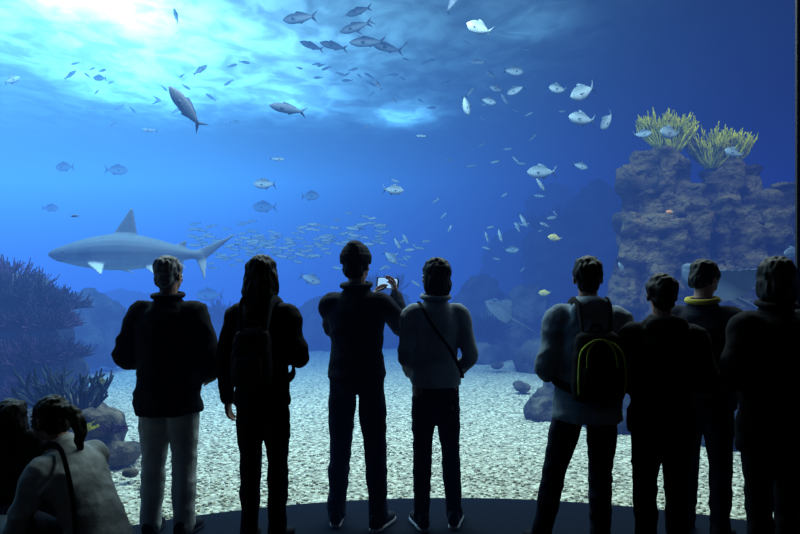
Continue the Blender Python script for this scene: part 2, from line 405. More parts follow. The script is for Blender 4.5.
yel = pmat('yellow_green_coral', (.52, .44, .006), (.16, .16, .006), scale=9, bump=.3, spec=.1)
blu = pmat('blue_soft_coral', (.03, .028, .06), (.012, .013, .028), scale=9, bump=.5, spec=.1)
pur = pmat('purple_coral', (.07, .035, .08), (.03, .016, .04), scale=9, bump=.5, spec=.1)
grn = pmat('dark_green_coral', (.022, .035, .030), (.009, .016, .017), scale=9, bump=.5, spec=.1)
for px, py, d, L, th in ((662, 149, 10.4, .58, .02), (674, 152, 10.35, .55, .02), (712, 168, 10.45, .62, .02), (730, 164, 10.4, .52, .02)):
    coral('coral', W(px, py, d), 130, L, th, .72, yel, 'bushy yellow-green coral on top of the rock outcrop', br=2, base=.10)
for px, py, d, L, m_ in ((20, 305, 7.2, .42, blu), (40, 330, 7.0, .36, pur), (5, 330, 6.9, .4, blu), (50, 360, 6.8, .3, blu), (25, 365, 6.6, .34, pur), (0, 290, 7.4, .4, pur), (0, 375, 6.5, .34, blu), (52, 310, 7.3, .3, blu), (35, 400, 6.3, .3, pur)):
    coral('coral', W(px, py, d), 150, L, .013, 1.5, m_, 'dense dark %s soft coral covering the mound' % ('purple' if m_ is pur else 'blue'), br=3, base=.15)
coral('coral', W(80, 412, 5.5), 34, .36, .022, .95, grn, 'dark finger coral standing on the brown rock', br=1, base=.14)
coral('coral', W(48, 405, 5.6), 26, .34, .02, .9, grn, 'dark finger coral beside the coral mound', br=1, base=.12)
coral('coral', W(112, 432, 5.2), 40, .09, .012, 1.3, pur, 'small purple coral tuft on brown rock', br=1, base=.05)
coral('coral', W(84, 430, 5.1), 40, .08, .012, 1.3, yel, 'small yellowish coral tuft on brown rock', br=1, base=.05)
coral('coral', W(218, 322, 13.2), 50, .5, .022, 1.0, blu, 'spiky branching coral on a low rock', br=2, base=.15)
coral('coral', W(235, 318, 14), 30, .35, .02, 1.0, blu, 'spiky branching coral on a low rock', br=2, base=.1)
coral('coral', W(482, 335, 12.4), 60, .5, .03, 1.1, grn, 'dark bushy coral on a reef rock', br=2, base=.25)
coral('coral', W(300, 325, 14.6), 50, .5, .03, 1.1, blu, 'hazy bushy coral on the reef ridge', br=2, base=.25)
coral('coral', W(385, 292, 15), 50, .5, .03, 1.1, blu, 'hazy bushy coral on the reef ridge', br=2, base=.25)
coral('coral', W(560, 235, 16), 60, .8, .04, 1.2, blu, 'hazy bushy coral on the distant reef wall', br=2, base=.3)

# ------------------------------------------------------------ fish
def fishparts(hh, ww, deep=.35, tl=.24, fork=.45):
    b = B(); secs = []
    N = 14; x0, x1 = -.5, .5-tl*.62
    for i in range(N):
        t_ = i/(N-1)
        pr = (sin(pi*min(1, t_/deep)*.5)**.75 if t_ < deep else cos((t_-deep)/(1-deep)*pi*.5)**.85)
        h = max(.012, hh*.5*pr+.022*(t_ > .5)*t_); w = max(.006, ww*.5*pr**.9+.008)
        if i == 0: h = .012; w = .008
        secs.append((V((x0+(x1-x0)*t_, 0, .0)), V((0, w, 0)), V((0, 0, h))))
    b.loft(secs, n=12)
    out = [('body', b)]
    s = .028
    def sheet(pts):
        f = B()
        c = sum((V(q) for q in pts), V())/len(pts)
        for q in pts: f.v.append(V(q))
        f.v += [c+V((0, .006, 0)), c-V((0, .006, 0))]; m = len(pts)
        for i in range(m):
            f.f.append((i, (i+1) % m, m)); f.f.append(((i+1) % m, i, m+1))
        return f
    th = hh*.62
    out.append(('tail_fin', sheet([(x1-.03, 0, s), (x1+tl*.35, 0, th*.55), (.5, 0, th), (.5-tl*fork, 0, th*.28), (.5-tl*(fork+.12), 0, 0), (.5-tl*fork, 0, -th*.28), (.5, 0, -th), (x1+tl*.35, 0, -th*.55), (x1-.03, 0, -s)])))
    z = hh*.46
    out.append(('dorsal_fin', sheet([(-.18, 0, z*.9), (-.13, 0, z+hh*.22), (-.02, 0, z+hh*.16), (.12, 0, z*.72+hh*.12), (.2, 0, z*.5+hh*.12), (.17, 0, z*.35), (0, 0, z*.8)])))
    out.append(('anal_fin', sheet([(.0, 0, -z*.8), (.04, 0, -z-hh*.14), (.17, 0, -z*.5-hh*.12), (.18, 0, -z*.3)])))
    for sd in (-1, 1):
        out.append(('pectoral_fin', sheet([(-.22, sd*ww*.44, -.02), (-.12, sd*(ww*.5+.05), -.0), (-.08, sd*(ww*.5+.07), -.05), (-.17, sd*(ww*.5+.01), -.06)])))
    for sd in (-1, 1):
        f = B(); f.ell((-.40, sd*ww*.27, hh*.09), (.022, .012, .022), n=10, m=6); out.append(('eye', f))
    return out
silver = shademat('silver_fish_skin', (.04, .065, .085), (.22, .28, .31), -.04, .14, .6)
slim = shademat('slim_fish_skin', (.06, .095, .12), (.26, .32, .35), -.05, .10, .6)
darkf = shademat('dark_fish_skin', (.015, .028, .05), (.05, .085, .12), -.05, .05, .6)
yelf = shademat('yellow_fish_skin', (.35, .28, .05), (.5, .45, .22), -.05, .1, .6)
orgf = shademat('orange_fish_skin', (.7, .22, .05), (.8, .35, .1), -.05, .1, .6)
finS = pmat('pale_fin', (.08, .12, .15), rough=.6, bump=0, spec=.1); finD = pmat('dark_fin', (.02, .04, .07), rough=.6, bump=0, spec=.1)
eyem = pmat('fish_eye_black', (.01, .01, .012), rough=.15, bump=0, spec=.6)
def proto(args, bm_, fm):
    out = []
    for nm, b in fishparts(*args):
        me_ob = mk('fish' if nm == 'body' else nm, b, bm_ if nm == 'body' else (eyem if nm == 'eye' else fm))
        COL.objects.unlink(me_ob); out.append((nm, me_ob))
    return out
KINDS = {'b': (proto((.42, .15, .36, .24, .5), silver, finS), 'deep-bodied silver bream with forked tail', 'silver bream'),
         'j': (proto((.25, .15, .36, .24, .7), darkf, finD), 'dark slender jack with deeply forked tail', 'dark jacks near the surface'),
         's': (proto((.25, .12, .36, .2, .6), slim, finS), 'slim silver fish swimming in blue water', 'slim silver fish'),
         'y': (proto((.46, .14, .4, .22, .3), yelf, finS), 'small yellow reef fish with rounded body', 'small yellow fish'),
         'o': (proto((.42, .14, .4, .22, .3), orgf, finS), 'small bright orange reef fish near rock', 'small orange fish')}
def fish(px, py, kind, lpx, d, dr=-1, tilt=0, yaw=None, parts=True, grp=None, lab_=None):
    pr, lab, g = KINDS[kind]
    if kind in 'bs' and d > 8: d += .6
    if kind == 'b': lpx *= .95
    d = min(d, 4.2*600/(286-py)) if py < 200 else d
    L = lpx/F*d
    root = None
    if yaw is None: yaw = random.uniform(-30, 30)
    for nm, src in pr:
        if nm != 'body' and not parts and nm != 'tail_fin': continue
        ob = src.copy(); COL.objects.link(ob)
        if nm == 'body':
            ob.name = 'fish'; root = ob; ob.location = W(px, py, d); ob.scale = (L, L, L)
            M = Matrix.Rotation(radians(yaw)+(pi if dr > 0 else 0), 4, 'Z')@Matrix.Rotation(radians(tilt), 4, 'Y')
            ob.rotation_euler = M.to_euler()
            tag(ob, lab_ or lab, 'fish', group=grp or g)
        else:
            ob.name = nm; ob.parent = root
    return root
FL = [(300, 18, 'j', 42, 9, -1, 5), (356, 27, 'j', 36, 9.2, -1, -8), (359, 11, 'j', 30, 9.5, -1, -5), (334, 46, 'j', 30, 10, -1, 3), (312, 46, 'j', 26, 10.2, -1, 8), (368, 42, 'j', 38, 9.4, -1, -5), (388, 48, 'j', 34, 9.7, -1, 3),
      (479, 28, 'b', 30, 8, -1, 28), (452, 3, 'j', 24, 8.5, 1, 60), (176, 16, 's', 18, 9, -1, 70), (288, 109, 'j', 38, 8.5, -1, 10), (186, 108, 'j', 52, 7.5, -1, 52), (12, 80, 'b', 18, 9, 1, 20),
      (513, 71, 'b', 23, 9.5, 1, 0), (516, 90, 'b', 20, 9.5, -1, -20), (488, 101, 'b', 18, 9.6, 1, -10), (466, 105, 'b', 22, 8.8, 1, -75), (497, 89, 'b', 17, 10, -1, 10), (478, 62, 's', 18, 10, -1, 10), (558, 89, 'b', 24, 9, -1, 0),
      (583, 92, 'b', 36, 8.2, -1, -25), (582, 119, 'b', 32, 8.2, -1, 5), (607, 121, 'b', 25, 8.5, -1, -50), (642, 134, 'b', 19, 8.8, 1, 0), (670, 133, 'b', 31, 8.4, -1, 0), (734, 153, 'b', 23, 8.4, -1, 15), (542, 172, 'b', 32, 8.5, -1, 0),
      (580, 166, 'b', 17, 9.5, 1, -15), (540, 184, 's', 18, 9, 1, -50), (551, 218, 's', 15, 10, 1, 10), (393, 190, 'b', 23, 8.5, 1, -5), (265, 184, 'b', 24, 9.5, -1, 0), (65, 167, 'b', 22, 13, -1, 0), (116, 170, 'b', 24, 13, 1, 0),
      (310, 196, 'b', 22, 14, 1, 0), (277, 159, 's', 15, 10, 1, 0), (523, 220, 's', 17, 10, 1, -60), (500, 235, 's', 15, 10, 1, -75), (487, 238, 's', 13, 10, -1, 70), (511, 250, 'b', 17, 10.5, 1, 0), (555, 238, 'y', 15, 9, -1, 10),
      (390, 257, 'b', 20, 9.5, 1, -40), (406, 240, 's', 13, 10, -1, 60), (397, 243, 's', 15, 10, 1, -60), (410, 250, 's', 13, 10, -1, 0), (310, 279, 'b', 24, 10, 1, -20), (422, 136, 's', 12, 10, -1, 0), (450, 228, 's', 9, 10, -1, -60),
      (378, 85, 's', 15, 10, -1, 50), (150, 130, 's', 15, 10, -1, 0), (75, 216, 's', 10, 7, -1, 0), (265, 207, 'b', 26, 15, -1, 0), (210, 295, 'b', 30, 14, -1, 0), (50, 208, 'b', 18, 14, 1, 0), (433, 60, 's', 10, 11, -1, 0),
      (545, 293, 'y', 13, 9, -1, 0), (505, 305, 'b', 22, 11, -1, -20), (622, 268, 's', 13, 8, -1, 60), (670, 212, 'o', 9, 8.8, -1, 0), (103, 381, 'y', 12, 5.2, -1, 0), (540, 196, 's', 13, 11, -1, 10), (100, 78, 'b', 14, 13, -1, 0), (235, 122, 's', 12, 12, 1, 0),
      (793, 252, 'b', 24, 8, -1, -10), (450, 160, 's', 8, 12, -1, 0), (200, 70, 's', 18, 10, 1, 40), (70, 75, 's', 16, 11, 1, 30), (735, 458, 'y', 12, 5.5, 1, 0), (532, 138, 's', 12, 12, 1, 40), (600, 395, 'y', 10, 6.3, 1, 20),
      (491, 75, 'b', 14, 10.5, -1, 30), (505, 100, 's', 14, 10.5, -1, 60), (470, 92, 's', 14, 10.5, 1, 50), (545, 225, 's', 13, 10, -1, 20), (518, 228, 's', 12, 10.5, -1, 70), (383, 268, 's', 12, 11, 1, 30), (395, 262, 's', 10, 11, -1, 30)]
for f_ in FL:
    px, py, kd, l, d, dr, tl = f_
    fish(px, py, kd, l, d, dr, tl)
for i in range(160):
    u = random.random(); px = 192+195*u; py = 238+random.gauss(0, 11)+8*sin(u*4)
    fish(px, min(268, max(210, py)), 's', random.uniform(9, 15), random.uniform(10.5, 13), -1 if random.random() < .8 else 1, random.uniform(-15, 15), parts=False, grp='shoal of small fish', lab_='tiny silver fish swimming in a dense shoal')
for i in range(96):
    if i < 30: px = random.gauss(370, 50); py = random.gauss(75, 25)
    elif i < 50: px = random.gauss(180, 60); py = random.gauss(90, 22)
    elif i < 62: px = random.gauss(500, 35); py = random.gauss(90, 25)
    elif i < 84: px = random.gauss(505, 35); py = random.gauss(225, 35)
    else: px = random.gauss(400, 15); py = random.gauss(250, 14)
    fish(px, min(300, max(8, py)), 's', random.uniform(7, 12), random.uniform(10.5, 12.5), random.choice((-1, 1)), random.uniform(-45, 45), parts=False, grp='scattered small fish in open water', lab_='tiny silver fish scattered in open water')

# ------------------------------------------------------------ shark
SD = 9.0; q = SD/F
b = B()
topl = [(52, 253), (57, 249.5), (66, 246), (80, 241), (95, 237), (112, 234), (128, 233.5), (145, 236), (160, 240), (176, 245), (190, 249.5), (202, 250)]
botl = [(52, 256.5), (57, 260), (66, 263), (80, 266.5), (95, 269), (112, 270.5), (128, 270.5), (145, 268.5), (160, 265.5), (176, 262), (190, 259), (202, 260)]
wid = [1.5, 5, 9, 13, 15.5, 17, 17, 14.5, 11, 7.5, 4.5, 2.5]
def sp3(px, py, y=0): return V(((px-142)*q, y, (252-py)*q))
secs = []
for (x, ty), (_, by), w in zip(topl, botl, wid):
    secs.append((sp3(x, (ty+by)/2), V((0, w*q, 0)), V((0, 0, (by-ty)/2*q))))
b.loft(secs, n=20)
def fin(root0, root1, tip, th=.03, tipw=.12, curve=.1, mid=None):
    r0, r1, tp = V(root0), V(root1), V(tip); secs = []
    for i in range(8):
        t_ = i/7
        le = r0.lerp(tp, t_); te = r1.lerp(tp+(r1-r0)*tipw, t_**.75 if curve else t_)
        c = (le+te)/2; U = (te-le)/2; Nn = (r1-r0).cross(tp-r0).normalized()
        secs.append((c, U, Nn*th*(1-.55*t_)))
    b.loft(secs, n=12)
fin(sp3(110, 240), sp3(139, 241), sp3(131, 208), .035, .08)
fin(sp3(172, 246), sp3(184, 249), sp3(184, 240), .02, .2)
fin(sp3(192, 251), sp3(201, 262), sp3(232, 234), .028, .10)
fin(sp3(194, 257), sp3(206, 254), sp3(203, 280), .025, .10)
fin(sp3(92, 263, -.16), sp3(110, 264, -.14), sp3(118, 275, -.62), .025, .12)
fin(sp3(92, 263, .16), sp3(110, 264, .14), sp3(118, 272, .62), .025, .12)
fin(sp3(144, 266, -.08), sp3(156, 264, -.06), sp3(158, 274, -.26), .02, .2)
fin(sp3(144, 266, .08), sp3(156, 264, .06), sp3(158, 272, .26), .02, .2)
fin(sp3(172, 261), sp3(182, 260), sp3(183, 269), .02, .2)
skm = shademat('shark_skin', (.065, .085, .095), (.30, .33, .32), -.17, -.05, .6, nz_amt=.2)
sh = mk('shark', b, skm, loc=W(142, 252, SD), vox=.016, sm=3)
tag(sh, 'large grey shark with pale belly gliding through the water', 'shark')
for sd in (-1, 1):
    b = B(); b.ell(sp3(70, 252.5, sd*.145), (.018, .012, .018)); mk('eye', b, eyem, parent=sh)
slit = pmat('gill_slit_dark', (.03, .04, .045), bump=0)
for i in range(5):
    x = 87+i*2.6
    for sd in (-1, 1):
        b = B(); w0 = (.208+.006*i)*sd
        b.tube([sp3(x, 250, w0*.99), sp3(x+1, 254, w0*1.055), sp3(x, 258, w0*.96)], .0035, n=5, res=3)
        mk('gill_slit', b, slit, parent=sh)
b = B(); b.tube([sp3(68, 261.5, -.10), sp3(62, 261.0, -.05), sp3(60, 260.6, 0), sp3(62, 261.0, .05), sp3(68, 261.5, .10)], .009, n=6); mk('mouth', b, slit, parent=sh)
sh.rotation_euler[2] = radians(4)

# ------------------------------------------------------------ rays
raym = shademat('ray_skin', (.06, .08, .09), (.26, .29, .30), -.06, .0, .6, nz_amt=.25)
def ray(pos, Wd, label, rot):
    b = B(); secs = []
    for i in range(17):
        t_ = -1+2*i/16; w = 1-abs(t_)
        ch = .10+.48*w**.8
        c = V((t_*Wd/2, -.12*Wd*abs(t_)+.04*Wd, .10*Wd*abs(t_)**2))
        secs.append((c, V((0, ch*Wd*.5+.01, 0)), V((0, 0, Wd*(.012+.075*max(0, 1-abs(t_)*1.8))))))
    b.loft(secs, n=16)
    b.ell((0, .2*Wd, .02*Wd), (.1*Wd, .14*Wd, .06*Wd))
    b.ell((-.07*Wd, .24*Wd, .07*Wd), (.025*Wd,)*3); b.ell((.07*Wd, .24*Wd, .07*Wd), (.025*Wd,)*3)
    b.tube([(0, -.2*Wd, 0), (0, -.6*Wd, .03*Wd), (0.1*Wd, -1.05*Wd, .0)], [.035*Wd, .016*Wd, .008*Wd], n=8)
    ob = mk('stingray', b, raym, loc=pos, vox=.018, sm=2)
    ob.rotation_euler = rot; tag(ob, label, 'stingray')
    for sg in (-1, 1):
        e_ = B(); e_.ell((sg*.085*Wd, .25*Wd, .08*Wd), (.012*Wd,)*3); mk('eye', e_, eyem, parent=ob)
ray(W(500, 312, 10.5), .95, 'grey stingray swimming with raised wings', (radians(35), radians(-20), radians(70)))
ray(W(712, 285, 7.6), 1.35, 'large grey stingray gliding before the outcrop', (radians(30), radians(8), radians(100)))

# ------------------------------------------------------------ people
skin = pmat('skin', (.30, .17, .12), (.25, .14, .10), rough=.6, scale=12, bump=.05, spec=.15)
eyew = pmat('eye_white', (.6, .6, .6), rough=.2, bump=0)
hairB = pmat('black_hair', (.006, .0055, .0055), (.003, .0028, .0028), rough=.6, scale=40, bump=.6, bscale=120, dist=.004, spec=.1)
hairG = pmat('grey_hair', (.24, .24, .24), (.07, .07, .07), rough=.7, scale=50, bump=.6, bscale=120, dist=.004, spec=.1)
hairN = pmat('brown_hair', (.014, .010, .007), (.006, .0045, .0035), rough=.6, scale=50, bump=.6, bscale=120, dist=.004, spec=.1)
def cloth(nm, c): return pmat(nm, c, [x*.65 for x in c], rough=.9, scale=7, bump=.35, bscale=30, dist=.012, spec=.08)
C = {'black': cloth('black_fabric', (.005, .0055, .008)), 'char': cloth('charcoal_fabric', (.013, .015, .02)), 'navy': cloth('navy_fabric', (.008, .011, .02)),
     'grey': cloth('grey_denim_fabric', (.26, .30, .34)), 'pale': cloth('pale_blue_fabric', (.19, .25, .31)), 'white': cloth('off_white_fabric', (.30, .32, .31)), 'jean': cloth('light_trouser_fabric', (.36, .37, .34)),
     'dj': cloth('dark_denim_fabric', (.010, .014, .028)), 'yel': cloth('yellow_fabric', (.45, .36, .06)), 'lime': cloth('lime_piping', (.35, .45, .06)), 'sole': pmat('shoe_sole_rubber', (.35, .36, .38), bump=0, rough=.6)}
def fold(amp, seed, fx=6, fz=10):
    sd = V((seed*3.7, seed*1.3, seed*5.1))
    def f(c, nn):
        a = noise.noise(V((c.x*fx, c.y*fx, c.z*fz))+sd); a2 = noise.noise(c*26+sd)
        return nn*amp*((-abs(a)*2+.6)+a2*.3)
    return f
def hairdisp(seed):
    def f(c, nn): return nn*(.009*noise.noise(V((c.x*55, c.y*55, c.z*18+seed)))+.008*noise.noise(c*20+V((seed, 0, 0))))
    return f
def mkspine(keys):
    def f(z):
        for i in range(len(keys)-1):
            if z <= keys[i+1][0] or i == len(keys)-2:
                z0, p0 = keys[i]; z1, p1 = keys[i+1]; t_ = (z-z0)/(z1-z0)
                pm = V(keys[max(i-1, 0)][1]); p0 = V(p0); p1 = V(p1); pn = V(keys[min(i+2, len(keys)-1)][1])
                c = p0.lerp(p1, t_)
                Ta = (p1-pm).normalized(); Tb = (pn-p0).normalized()
                tt = max(0, min(1, t_)); T = Ta.lerp(Tb, tt).normalized()
                return c, T
    return f
STAND = [(z, (0, 0, z)) for z in (.7, .93, 1.08, 1.3, 1.46, 1.56)]
def hand(b, w, D, Np, Sd, curl=.5, hs=1.0):
    D = V(D).normalized(); Np = V(Np); Np = (Np-D*Np.dot(D)).normalized(); Sd = D.cross(Np)*Sd
    w = V(w)
    b.loft([(w-D*.02, Sd*.026*hs, Np*.02*hs), (w+D*.012, Sd*.03*hs, Np*.018*hs), (w+D*.05*hs, Sd*.041*hs, Np*.016*hs), (w+D*.085*hs, Sd*.041*hs, Np*.013*hs), (w+D*.094*hs, Sd*.034*hs, Np*.008*hs)], n=12, p=2.6)
    for i, (l, ) in enumerate(((.070,), (.080,), (.074,), (.056,))):
        o_ = (1.5-i)*.0205*hs
        p0 = w+D*(.082-.005*abs(i-1))*hs+Sd*o_
        pts = [p0-D*.012]; dd = D.copy(); p_ = p0
        for j, fr in enumerate((.44, .31, .25)):
            pts.append(p_.copy())
            ang = curl*(j*.55+.35)
            dd = (D*cos(ang)+Np*sin(ang)).normalized()
            p_ = p_+dd*l*fr*hs
        pts.append(p_)
        b.tube(pts, [.0085*hs, .0088*hs, .0082*hs, .0076*hs, .0066*hs], n=8, res=2)
    t0 = w+D*.022*hs+Sd*.026*hs
    td = (D*.65+Sd*.7+Np*.35).normalized()
    t1 = t0+td*.036*hs; t2 = t1+(D*.85+Sd*.3+Np*(.3+curl*.3)).normalized()*.032*hs; t3 = t2+(D*.85+Sd*.0+Np*(.3+curl*.4)).normalized()*.026*hs
    b.tube([t0, t1, t2, t3], [.013*hs, .0105*hs, .0095*hs, .008*hs], n=8, res=2)

def person(label, x, y, H, yaw=0, head=(0, 0), jacket='black', trousers='black', hair='short', hairm=None, hem=.82, puff=.0, arms=None, legs=None, spine=None,
           headc=None, hscale=1.0, hood=False, beanie=None, collar=None, seed=1, shoe='black', sole='char', legw=1.0, world=False, hy=0, wd=1.0, famp=.009, twd=None):
    s = H/1.75; yr = radians(yaw); twd = twd or wd
    R = Matrix.Rotation(-yr, 3, 'Z'); base = V((x, y, 0))
    cv = (lambda p_: (R@(V(p_)-base))/s) if world else (lambda p_: V(p_))
    cvd = (lambda p_: R@V(p_)) if world else (lambda p_: V(p_))
    sf = mkspine(spine or STAND)
    X = V((1, 0, 0))
    arms = arms or {}; A_ = {}
    for sd, sg in (('L', -1), ('R', 1)):
        a = arms.get(sd, {})
        shp, Tt = sf(1.40)
        A_[sd] = dict(sh=shp+X*sg*.175*wd, el=cv(a['el']) if 'el' in a else V((sg*.245, -.03, 1.12)), wr=cv(a['wr']) if 'wr' in a else V((sg*.25, .05, .87)),
                      D=cvd(a['D']) if 'D' in a else None, N=cvd(a.get('N')) if 'N' in a else V((-sg, 0, 0)), curl=a.get('curl', .6))
    L_ = {}
    legs = legs or {}
    for sd, sg in (('L', -1), ('R', 1)):
        l = legs.get(sd, {}); hp, _ = sf(.93)
        an = V(l.get('an', (sg*.10, 0, .085))); hpp = hp+X*sg*.088*twd
        kn = V(l['kn']) if 'kn' in l else hpp.lerp(an, .5)+V((0, .025, 0))
        L_[sd] = (hpp, kn, an, l.get('yaw', -sg*8))
    hc = V(headc) if headc else V((0, .012+hy, 1.75-.112*hscale-.002))
    HM = Matrix.Translation(hc)@Matrix.Rotation(radians(head[0]), 4, 'Z')@Matrix.Rotation(radians(-head[1]), 4, 'X')@Matrix.Scale(hscale, 4)
    b = B(); secs = []
    for z, rx, ry in ((.86, .12, .08), (.93, .145, .095), (1.06, .13, .09), (1.2, .135, .095), (1.33, .155, .10), (1.42, .14, .085), (1.475, .075, .065), (1.52, .055, .058)):
        c, T = sf(z); secs.append((c, X*rx*twd, T.cross(X).normalized()*-ry))
    b.loft(secs, n=20)
    c1, _ = sf(1.46)
    b.tube([c1, hc-V((0, .01, .03*hscale))], [.056, .054*hscale], n=12)
    k0 = len(b.v)
    b.ell((0, -.012, .02), (.074, .093, .092)); b.ell((0, .028, -.032), (.057, .062, .076)); b.ell((0, .058, -.086), (.027, .026, .02))
    b.tube([(0, .088, .018), (0, .1, -.006), (0, .108, -.024)], [.007, .010, .013], n=8); b.ell((0, .084, -.056), (.024, .012, .010))
    b.ell((0, .074, .03), (.05, .016, .012)); b.ell((-.033, .066, -.02), (.02, .02, .018)); b.ell((.033, .066, -.02), (.02, .02, .018))
    for sg in (-1, 1): b.ell((sg*.077, -.008, -.008), (.009, .019, .031), Matrix.Rotation(sg*.35, 3, 'Z'))
    b.xf(HM, k0)
    for sd, sg in (('L', -1), ('R', 1)):
        a = A_[sd]
        b.tube([a['sh']-X*sg*.05, a['sh'], a['sh'].lerp(a['el'], .5), a['el'], a['el'].lerp(a['wr'], .35), a['wr']], [.05, .052, .045, .037, .038, .026], n=12)
        D = a['D'] if a['D'] is not None else (a['wr']-a['el'])
        hand(b, a['wr'], D, a['N'], sg if a['D'] is None else arms[sd].get('S', sg), a['curl'], hscale**.3)
        hpp, kn, an, fy = L_[sd]
        b.tube([hpp, hpp.lerp(kn, .5), kn, kn.lerp(an, .35), an], [.074, .070, .050, .048, .036], n=12)
        fd = V((-sin(radians(fy)), cos(radians(fy)), 0))
        b.tube([an-fd*.03+V((0, 0, -.03)), an+fd*.08+V((0, 0, -.045)), an+fd*.15+V((0, 0, -.055))], [.03, .032, .022], n=10)
    root = mk('person', b, skin, loc=base, vox=.0065, sm=1, S=s, rz=yr)
    tag(root, label, 'person')
    for sg in (-1, 1):
        e_ = B(); e_.ell((sg*.031, .077, .006), (.0135,)*3, n=12, m=8); e_.xf(HM); mk('eye', e_, eyew, parent=root, S=s)
    b = B(); p = puff; secs = []
    for z, rx, ry in ((hem, .178+p*1.1, .135+p), ((hem+1.0)/2, .178+p, .132+p), (1.0, .168+p, .124+p), (1.1, .158+p, .118+p), (1.22, .165+p, .124+p), (1.33, .178+p*.8, .124+p*.9), (1.41, .155+p*.6, .105+p*.6), (1.465, .10, .082), (1.50, .074, .072), (1.525, .07, .07)):
        c, T = sf(z); secs.append((c, X*rx*wd, T.cross(X).normalized()*-ry))
    b.loft(secs, n=24)
    for sd, sg in (('L', -1), ('R', 1)):
        a = A_[sd]; pp = p*.55; dv = (a['wr']-a['el']).normalized()
        b.tube([a['sh']-X*sg*.07, a['sh']+V((0, 0, -.01)), a['sh'].lerp(a['el'], .5), a['el'], a['el'].lerp(a['wr'], .5), a['wr']-dv*.005], [.068+pp*.6, .070+pp, .060+pp, .054+pp, .048+pp, .040+pp*.5], n=14)
    if hood:
        c, T = sf(1.44); Tf = T.cross(X).normalized()*-1
        if Tf.y > 0: Tf = -Tf
        b.ell(c+Tf*.085+T*.015, (.125, .055, .075)); b.ell(c+Tf*.02+T*.045, (.11, .09, .04))
    mk('jacket', b, C[jacket], parent=root, vox=.011, sm=3, S=s, disp=fold(famp*(1+p*8), seed))
    if collar:
        b = B(); c, T = sf(1.50)
        pts = [c+V((.088*cos(a_), .085*sin(a_)-.005, .012+.012*sin(a_))) for a_ in [2*pi*i/16 for i in range(17)]]
        b.tube(pts, .018, n=8, res=1); mk('collar', b, C[collar], parent=root, S=s)
    for sd, sg in (('L', -1), ('R', 1)):
        a = A_[sd]; dv = (a['wr']-a['el']).normalized(); b = B(); r = .043+p*.3
        b.tube([a['wr']-dv*.035, a['wr']-dv*.004], [r, r], n=14, cap=False); mk('cuff', b, C[jacket], parent=root, S=s)
    b = B(); secs = []
    for z, rx, ry in ((.84, .14, .1), (.9, .155, .112), (.97, .146, .103), (1.04, .135, .095)):
        c, T = sf(z); secs.append((c, X*rx*twd, T.cross(X).normalized()*-ry))
    b.loft(secs, n=20)
    for sd in 'LR':
        hpp, kn, an, fy = L_[sd]; an2 = an+V((0, 0, -.015))
        g = legw
        b.tube([hpp, hpp.lerp(kn, .5), kn, kn.lerp(an2, .4), kn.lerp(an2, .8), an2], [.086*g, .088*g, .070*g, .068*g, .060*g, .060*g], n=14)
    mk('trousers', b, C[trousers], parent=root, vox=.011, sm=3, S=s, disp=fold(.007, seed+9, 8, 11))
    for sd in 'LR':
        hpp, kn, an, fy = L_[sd]; M = Matrix.Translation(V((an.x, an.y, an.z-.085)))@Matrix.Rotation(radians(fy), 4, 'Z')
        b = B(); Z = V((0, 0, 1))
        b.loft([(V((0, y_, z_)), X*rx, Z*rz) for y_, z_, rx, rz in ((-.075, .045, .02, .02), (-.068, .055, .034, .045), (-.03, .062, .04, .055), (.03, .058, .042, .048), (.09, .045, .047, .034), (.14, .038, .049, .026), (.18, .034, .040, .02), (.2, .03, .02, .012))], n=16, p=2.4)
        b.ell((0, -.02, .095), (.042, .05, .035)); b.xf(M)
        so = mk('shoe', b, C[shoe], parent=root, vox=.008, sm=2, S=s)
        b = B()
        oy = [(-.078, .012), (-.07, .03), (-.03, .038), (.03, .040), (.09, .047), (.14, .050), (.185, .038), (.207, .014)]
        b.loft([(V((0, y_, .0125)), X*w_, Z*.0125) for y_, w_ in oy], n=16, p=5); b.xf(M); mk('sole', b, C[sole], parent=so, S=s)
    hm = hairm or hairB
    b = B(); b.ell((0, -.02, .036), (.082, .1, .088)); b.ell((0, -.05, -.025), (.068, .055, .065))
    if hair == 'bob':
        for sg in (-1, 1): b.ell((sg*.066, -.02, -.035), (.03, .058, .085))
        b.ell((0, -.055, -.05), (.088, .055, .09)); b.ell((0, -.02, .045), (.09, .104, .09))
    if hair == 'long':
        for sg in (-1, 1): b.ell((sg*.070, -.03, -.07), (.038, .06, .125))
        b.ell((0, -.065, -.10), (.105, .055, .15)); b.ell((0, -.02, .036), (.093, .106, .088))
    if hair == 'tied':
        b.ell((0, -.105, -.01), (.035, .035, .04)); b.ell((0, -.06, -.05), (.05, .045, .05))
    if hair == 'ponytail':
        b.tube([(0, -.09, .03), (0, -.15, .02), (0, -.19, -.06), (0, -.18, -.17)], [.024, .038, .036, .012], n=10)
        for sg in (-1, 1): b.ell((sg*.062, -.005, .0), (.024, .045, .05))
    if hair in ('short', 'full'):
        g = .006 if hair == 'full' else 0
        b.ell((0, -.02, .04), (.084+g, .1+g, .088+g)); b.ell((-.06, -.01, .01), (.02, .035, .045)); b.ell((.06, -.01, .01), (.02, .035, .045))
    b.xf(HM); mk('hair', b, hm, parent=root, vox=.008, sm=2, S=s, disp=hairdisp(seed))
    if beanie:
        b = B(); b.ell((0, -.018, .055), (.09, .108, .088)); b.ell((0, -.03, .12), (.05, .06, .035))
        b.loft([(V((0, -.018+.02*(z_-.03), z_)), X*r1, V((0, 1, 0))*r2) for z_, r1, r2 in ((.008, .086, .104), (.014, .092, .11), (.05, .095, .113), (.066, .094, .112), (.072, .088, .106))], n=28)
        b.xf(HM); mk('beanie', b, C[beanie], parent=root, vox=.007, sm=2, S=s, disp=fold(.005, seed, 14, 9))
    return root, s, base, yr

